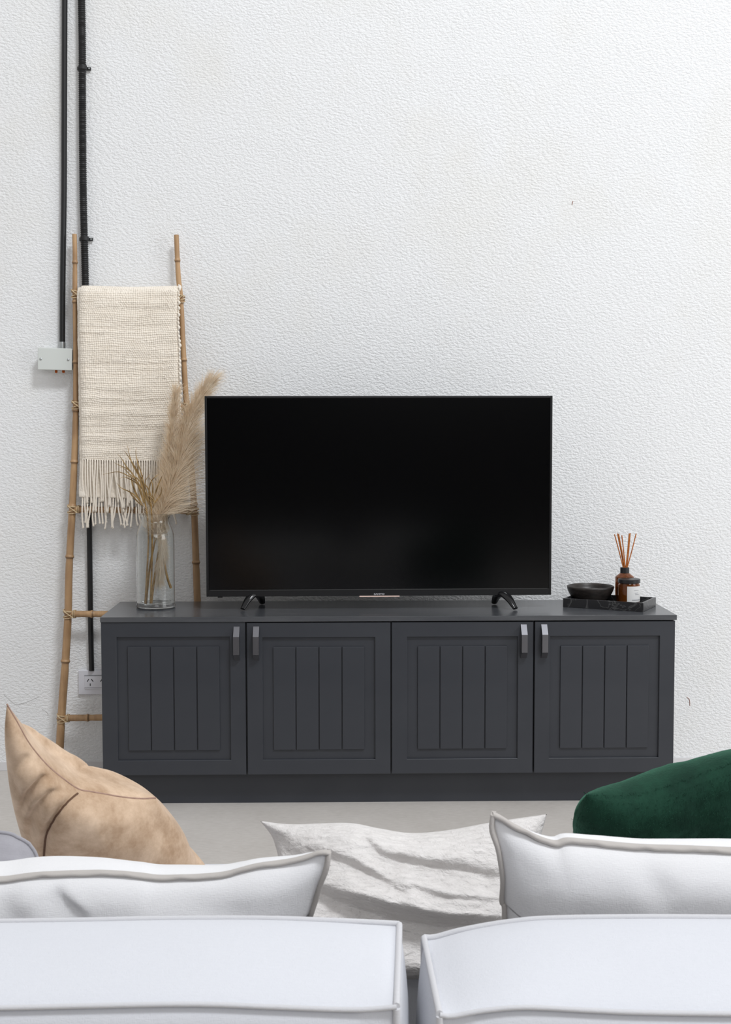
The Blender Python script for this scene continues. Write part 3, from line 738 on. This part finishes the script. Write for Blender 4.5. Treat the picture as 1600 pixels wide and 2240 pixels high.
def crease(pts, depth, width, one=0, y=None):
    """a fold line through world (x,z) points: a dip (depth>0) with a soft lip; one=+-1 keeps only one flank"""
    return (pts, depth, width, one)
def run(P, creases):
    d = np.zeros(len(P)); XZ = P[:, [0, 2]]
    for pts, dep, wid, one in creases:
        if abs(one) > 1: wide = 6.0
        else: wide = 1.6
        D, sg, al = segdist(XZ, pts); fade = np.sin(PI*np.clip(al, .02, .98))**.5
        g = np.exp(-(D/wid)**2)*fade
        if one: g = np.where(sg*one > 0, np.exp(-(D/(wid*.35))**2), np.exp(-(D/(wid*wide))**2))*fade
        d -= dep*g
    return d
def XZ(pts, Y): return [(lambda q: (q.x, q.z))(at(x, y, Y)) for x, y in pts]
def lumps(P, sc, amp, seed, ax=(1, 1, 1)):
    return np.array([amp*fbm(p[0]*ax[0], p[1]*ax[1], p[2]*ax[2], sc, 3, seed) for p in P])

# sofa -------------------------------------------------------------
SN, SF = 1.36, 1.59
sofa = thing('sofa', (0, 1.9, 0), 'long white linen sofa seen from behind with two separate backrests', 'sofa')
def backrest(near_px, far_px, x_side, inner):
    """padded block; inner=+1: its right end faces the gap, -1: its left end"""
    n = 90
    ne = spline([at(x, y, SN) for x, y in near_px], n); fa = spline([at(x, y, SF) for x, y in far_px], n)
    fa[:, 1] += .0; ZB = .10
    nb = ne.copy(); nb[:, 2] = ZB; fb = fa.copy(); fb[:, 2] = ZB
    def patch(a, b, k, bulge, outw):
        A = np.array([a+(b-a)*t for t in np.linspace(0, 1, k)])
        u = np.abs(np.linspace(-1, 1, A.shape[1]))[None, :]; v = np.abs(np.linspace(-1, 1, k))[:, None]
        h = (np.clip((1-u**8)*(1-v**2.4), 0, 1)**.6)*bulge
        return A+np.array(outw)*h[..., None]
    mb = MB()
    mb.grid(patch(ne, fa, 26, .014, (0, 0, 1))); mb.grid(patch(ne, nb, 30, .022, (0, -1, 0))); mb.grid(patch(fa, fb, 30, .012, (0, 1, 0))); mb.grid(patch(nb, fb, 6, 0, (0, 0, 1)))
    for e, s in ((0, -1), (-1, 1)):
        a = np.array([ne[e]+(fa[e]-ne[e])*t for t in np.linspace(0, 1, 26)]); b = a.copy(); b[:, 2] = ZB
        mb.grid(patch(a, b, 30, .016, (s, 0, 0)))
    o = obj('backrest', mb, m_sofa, sofa, smooth=50, weld=True)
    pm = MB(); r = .0040
    up = np.array([0, 0, .002])
    pm.tube([Vector(p+up+np.array([0, -.002, 0])) for p in ne], r*.85, 8, flat=.8, up=(0, 0, 1)); pm.tube([Vector(p+up+np.array([0, .002, 0])) for p in fa], r, 8)
    for e in (0, -1):
        pm.tube([Vector(ne[e]+(fa[e]-ne[e])*t+up) for t in np.linspace(0, 1, 14)], r, 8)
        pm.tube([Vector(ne[e]+np.array([0, -.002, -.45*t])) for t in np.linspace(0, 1, 14)], r, 8)
        pm.tube([Vector(fa[e]+np.array([0, .002, -.45*t])) for t in np.linspace(0, 1, 14)], r, 8)
    obj('piping', pm, m_pipe, o, smooth=60)
backrest([(-900, 2210), (-420, 2210), (-200, 2209), (0, 2207), (220, 2202), (430, 2199), (620, 2206), (780, 2211), (868, 2205)],
         [(-660, 2022), (-330, 2022), (-150, 2022), (0, 2021), (200, 2018), (350, 2015), (560, 2014), (700, 2018), (800, 2022), (874, 2026)], None, 1)
backrest([(962, 2222), (985, 2226), (1015, 2221), (1060, 2213), (1150, 2206), (1300, 2213), (1400, 2217), (1600, 2220), (1850, 2220), (2050, 2218), (2500, 2218)],
         [(928, 2055), (952, 2055), (1000, 2042), (1060, 2030), (1120, 2021), (1200, 2014), (1400, 2011), (1600, 2012), (1800, 2013), (1960, 2014), (2260, 2014)], None, -1)
bx0_, bx1_ = -.83, .83
obj('base', MB().box(bx0_, bx1_, 1.37, 2.40, .09, .262, .02), m_gap_shade, sofa)
for x in (bx0_+.06, bx1_-.06):
    for y in (1.44, 2.34): obj('leg', MB().box(x-.02, x+.02, y-.02, y+.02, 0, .092, .004), m_wood, sofa)
seat = MB().box(bx0_+.005, bx1_-.005, 1.925, 2.42, .264, .388, .028, seg=4)
so_ = tag(obj('seat_cushion', seat, m_sofa, None, smooth=60), 'long white linen seat cushion of the sofa, behind the backrests', 'cushion')
pm = MB()
for z in (.272, .382):
    q = [(bx0_+.012, 1.929), (bx1_-.012, 1.929), (bx1_-.012, 2.415), (bx0_+.012, 2.415), (bx0_+.012, 1.929)]
    pm.tube([Vector((x, y, z)) for x, y in q], .0045, 8)
obj('piping', pm, m_pipe, so_, smooth=60)

# left back cushion
Y1 = 1.665
zb = .405
def low(px, Y, dy=.11):
    p = at(px, 1900, Y); return Vector((p.x, Y+dy, .282))
def cush_l(P, u, v, s):
    d = lumps(P, 5, .006, 2)
    if s > 0:
        d += run(P, [(XZ([(120, 1925), (150, 1960), (200, 2000)], Y1), .011, .018, 1), (XZ([(320, 1930), (420, 1955), (560, 1990)], Y1), .007, .03, 0), (XZ([(10, 1930), (30, 1980), (60, 2015)], Y1), .006, .02, 0)])
    return d
tl = [at(x, y, Y1) for x, y in ((-300, 1916), (-120, 1914), (0, 1916), (80, 1907), (210, 1902), (300, 1907), (360, 1913), (480, 1907), (560, 1888), (640, 1876), (700, 1860), (722, 1858))]
rl = [at(722, 1858, Y1), at(717, 1890, Y1), at(700, 1935, Y1+.01), at(684, 1985, Y1+.02), at(681, 2030, Y1+.035), low(690, Y1)]
ll = [at(-300, 1916, Y1), at(-300, 2000, Y1+.03), low(-300, Y1)]
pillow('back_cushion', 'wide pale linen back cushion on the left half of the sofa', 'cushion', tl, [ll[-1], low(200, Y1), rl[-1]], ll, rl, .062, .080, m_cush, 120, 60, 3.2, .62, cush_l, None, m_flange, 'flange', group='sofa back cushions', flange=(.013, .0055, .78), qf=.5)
# right back cushion
Y2 = 1.665
def cush_r(P, u, v, s):
    d = lumps(P, 5, .006, 5)
    if s > 0: d += run(P, [(XZ([(1120, 1830), (1150, 1880), (1180, 1940)], Y2), .006, .025, 0), (XZ([(1400, 1870), (1420, 1910), (1450, 1960)], Y2), .006, .022, 0)])
    return d
tr = [at(x, y, Y2) for x, y in ((1076, 1774), (1094, 1782), (1130, 1804), (1180, 1828), (1215, 1838), (1240, 1832), (1300, 1837), (1400, 1846), (1500, 1849), (1600, 1853), (1800, 1858), (1960, 1850))]
lr = [at(1076, 1774, Y2), at(1076, 1805, Y2), at(1088, 1850, Y2+.005), at(1096, 1900, Y2+.012), at(1097, 1960, Y2+.025), at(1102, 2020, Y2+.035), low(1110, Y2)]
rr = [at(1960, 1850, Y2), at(1950, 1950, Y2+.03), low(1940, Y2)]
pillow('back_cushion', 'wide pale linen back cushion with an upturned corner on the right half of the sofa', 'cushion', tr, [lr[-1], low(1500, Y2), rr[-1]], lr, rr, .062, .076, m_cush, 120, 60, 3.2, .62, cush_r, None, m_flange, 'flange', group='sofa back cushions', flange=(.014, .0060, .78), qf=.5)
# middle crinkled cushion
Y3 = 2.0
def cush_m(P, u, v, s):
    d = lumps(P, 34, .0045, 8, (.5, 1, 1.4))+lumps(P, 6, .006, 9)
    if s > 0:
        d += run(P, [(XZ([(775, 1790), (830, 1826), (900, 1840), (1000, 1852), (1100, 1878)], Y3), .016, .013, 1),
                     (XZ([(690, 1886), (770, 1897), (820, 1915), (860, 1930)], Y3-.12), .014, .011, 1),
                     (XZ([(600, 1825), (640, 1850), (690, 1864)], Y3), .010, .012, 0),
                     (XZ([(680, 1964), (790, 1976), (880, 1994), (980, 2010), (1110, 2022)], Y3-.15), .052, .013, 2),
                     (XZ([(900, 1935), (980, 1955), (1100, 1970)], Y3-.12), .010, .010, 1),
                     (XZ([(850, 1835), (858, 1880), (862, 1930)], Y3), .007, .016, 0)])
    return d
zm = .394
tm_ = [at(x, y, Y3) for x, y in ((570, 1796), (640, 1803), (760, 1800), (830, 1812), (900, 1822), (980, 1816), (1080, 1798), (1197, 1781))]
bm_ = [Vector((at(600, 1900, Y3).x, 1.875, zm)), Vector((at(880, 1900, Y3).x, 1.875, zm)), Vector((at(1180, 1900, Y3).x, 1.875, zm))]
lm_ = [tm_[0], at(600, 1842, Y3), at(612, 1930, Y3-.03), bm_[0]]; rm_ = [tm_[-1], at(1180, 1850, Y3), at(1175, 1950, Y3-.03), bm_[-1]]
pillow('scatter_cushion', 'crumpled off-white linen cushion between the two back cushions', 'cushion', tm_, bm_, lm_, rm_, .105, .05, m_linen, 200, 140, 2.4, .55, cush_m)
# tan suede cushion
def Yt(px): return 2.06+.16*max(0, min(1, (px-15)/325))
tt = [at(x, y, Yt(x)) for x, y in ((15, 1540), (38, 1580), (64, 1626), (100, 1670), (138, 1703), (172, 1726), (196, 1731), (225, 1736), (265, 1743), (310, 1747), (341, 1745))]
lt = [tt[0], at(10, 1600, 2.07), at(14, 1665, 2.10), at(22, 1730, 2.13), at(38, 1800, 2.17), at(60, 1860, 2.21)]
lt.append(Vector((at(100, 1900, 2.2).x, 2.25, zb)))
rt = [tt[-1], at(360, 1775, 2.235), at(388, 1810, 2.265), at(412, 1845, 2.295), at(430, 1885, 2.32)]
rt.append(Vector((at(445, 1900, 2.3).x, 2.35, zb)))
seam_px = [(172, 1733), (150, 1752), (128, 1778), (108, 1810), (99, 1840), (96, 1880), (97, 1930)]
def cush_t(P, u, v, s):
    d = lumps(P, 6, .006, 12)
    if s > 0:
        PX = to_px(P)/1400.0
        K = lambda q: [(x/1400, y/1400) for x, y in q]
        def fold(q, dep, wid):
            D, sg, al = segdist(PX, K(q)); f = np.sin(PI*np.clip(al, .02, .98))**.5
            return -dep*np.exp(-(D*1400/wid)**2)*f
        d += fold(seam_px, .010, 9)+fold([(125, 1692), (95, 1708), (62, 1745), (38, 1795)], .016, 11)+fold([(150, 1722), (110, 1740), (75, 1778), (55, 1815)], .011, 9)+fold([(78, 1655), (58, 1664), (30, 1690)], .012, 12)+fold([(90, 1775), (70, 1805), (60, 1850)], .008, 9)
        d += fold([(330, 1760), (352, 1800), (372, 1850)], .010, 18)+fold([(200, 1760), (250, 1775), (320, 1765)], .006, 16)
    else: d *= .5
    return d
def seam(root, B, N):
    F = B.reshape(-1, 3); NN = N.reshape(-1, 3); PX = to_px(F); path = []
    for p in spline([(a, b, 0) for a, b in seam_px], 30)[:, :2]:
        dd = ((PX-p)**2).sum(1); k = np.argsort(dd)[:5]; w = 1/(dd[k]+.5); w /= w.sum(); path.append(Vector(w @ F[k])+Vector(w @ NN[k])*.0008)
    obj('flap_seam', MB().tube(spline(path, 60), .0017, 6), Mat('dark_stitching', lin(96, 68, 50), .9).m, root, smooth=60)
    obj('top_seam', MB().tube([Vector(p) for p in B[0]], .0014, 6), Mat('mauve_stitching', lin(165, 135, 120), .85).m, root, smooth=60)
pillow('scatter_cushion', 'tan suede cushion with a pointed corner at the left end of the sofa', 'cushion', tt, [lt[-1], Vector((at(280, 1900, 2.2).x, 2.30, zb)), rt[-1]], lt, rt, .058, .125, m_suede, 130, 90, 2.8, .60, cush_t, None, None, 'seam', seam, qf=.54)
# green fur cushion
Y5 = 1.98
tg = [at(x, y, Y5) for x, y in ((1284, 1738), (1320, 1740), (1385, 1740), (1450, 1725), (1520, 1699), (1600, 1671), (1700, 1636), (1780, 1612))]
lg = [tg[0], at(1266, 1765, Y5+.02), at(1254, 1795, Y5+.045), at(1252, 1850, Y5+.09), Vector((at(1262, 1900, Y5).x, Y5+.17, zb))]
rg_ = [tg[-1], at(1830, 1760, Y5+.07), Vector((at(1850, 1900, Y5).x, Y5+.17, zb))]
def cush_g(P, u, v, s): return lumps(P, 6, .009, 15)+lumps(P, 30, .002, 16)
def fur(root, B, N):
    r_ = random.Random(4); mb = MB(); h, w = B.shape[:2]
    for k in range(9000):
        j, i = r_.randrange(0, h), r_.randrange(0, w); p = Vector(B[j, i]); n = Vector(N[j, i])
        if k % 60 == 0: j = 0; p = Vector(B[0, i]); n = (Vector((0, 0, 1))+Vector((0, -1, 0))*r_.uniform(-1, 1)).normalized()
        d = (n*.7+Vector((r_.gauss(-.3, .5), r_.gauss(0, .3), r_.gauss(-.3, .5)))).normalized(); L = r_.uniform(.003, .007)
        a = d.cross(n+Vector((.01, .02, .3))).normalized()*.00028
        mb.add([p-a, p+a, p+d*L*.6+n*.001, p+d*L], [(0, 1, 2), (0, 2, 3)])
    tag(obj('fur', mb, m_green, root, smooth=0), kind='stuff')
pillow('scatter_cushion', 'dark green furry cushion at the right end of the sofa', 'cushion', tg, [lg[-1], Vector((at(1550, 1900, Y5).x, Y5+.17, zb)), rg_[-1]], lg, rg_, .06, .088, m_green, 110, 80, 2.8, .58, cush_g, None, None, 'piping', fur, qf=.60)
# grey cushion at far left
Y6 = 1.90
t6 = [at(x, y, Y6) for x, y in ((-330, 1822), (-150, 1818), (0, 1822), (40, 1834), (62, 1846))]
l6 = [t6[0], at(-340, 1900, Y6), Vector((at(-330, 1900, Y6).x, Y6+.03, zb))]
r6 = [t6[-1], at(78, 1872, Y6), at(85, 1920, Y6), Vector((at(80, 1900, Y6).x, Y6+.03, zb))]
pillow('scatter_cushion', 'lilac-grey linen cushion at the left photo edge, below the tan cushion', 'cushion', t6, [l6[-1], Vector((at(-120, 1900, Y6).x, Y6+.03, zb)), r6[-1]], l6, r6, .05, .05, m_grey, 60, 40, 2.6, .5, lambda P, u, v, s: lumps(P, 14, .008, 19), (.003, .001), m_grey)
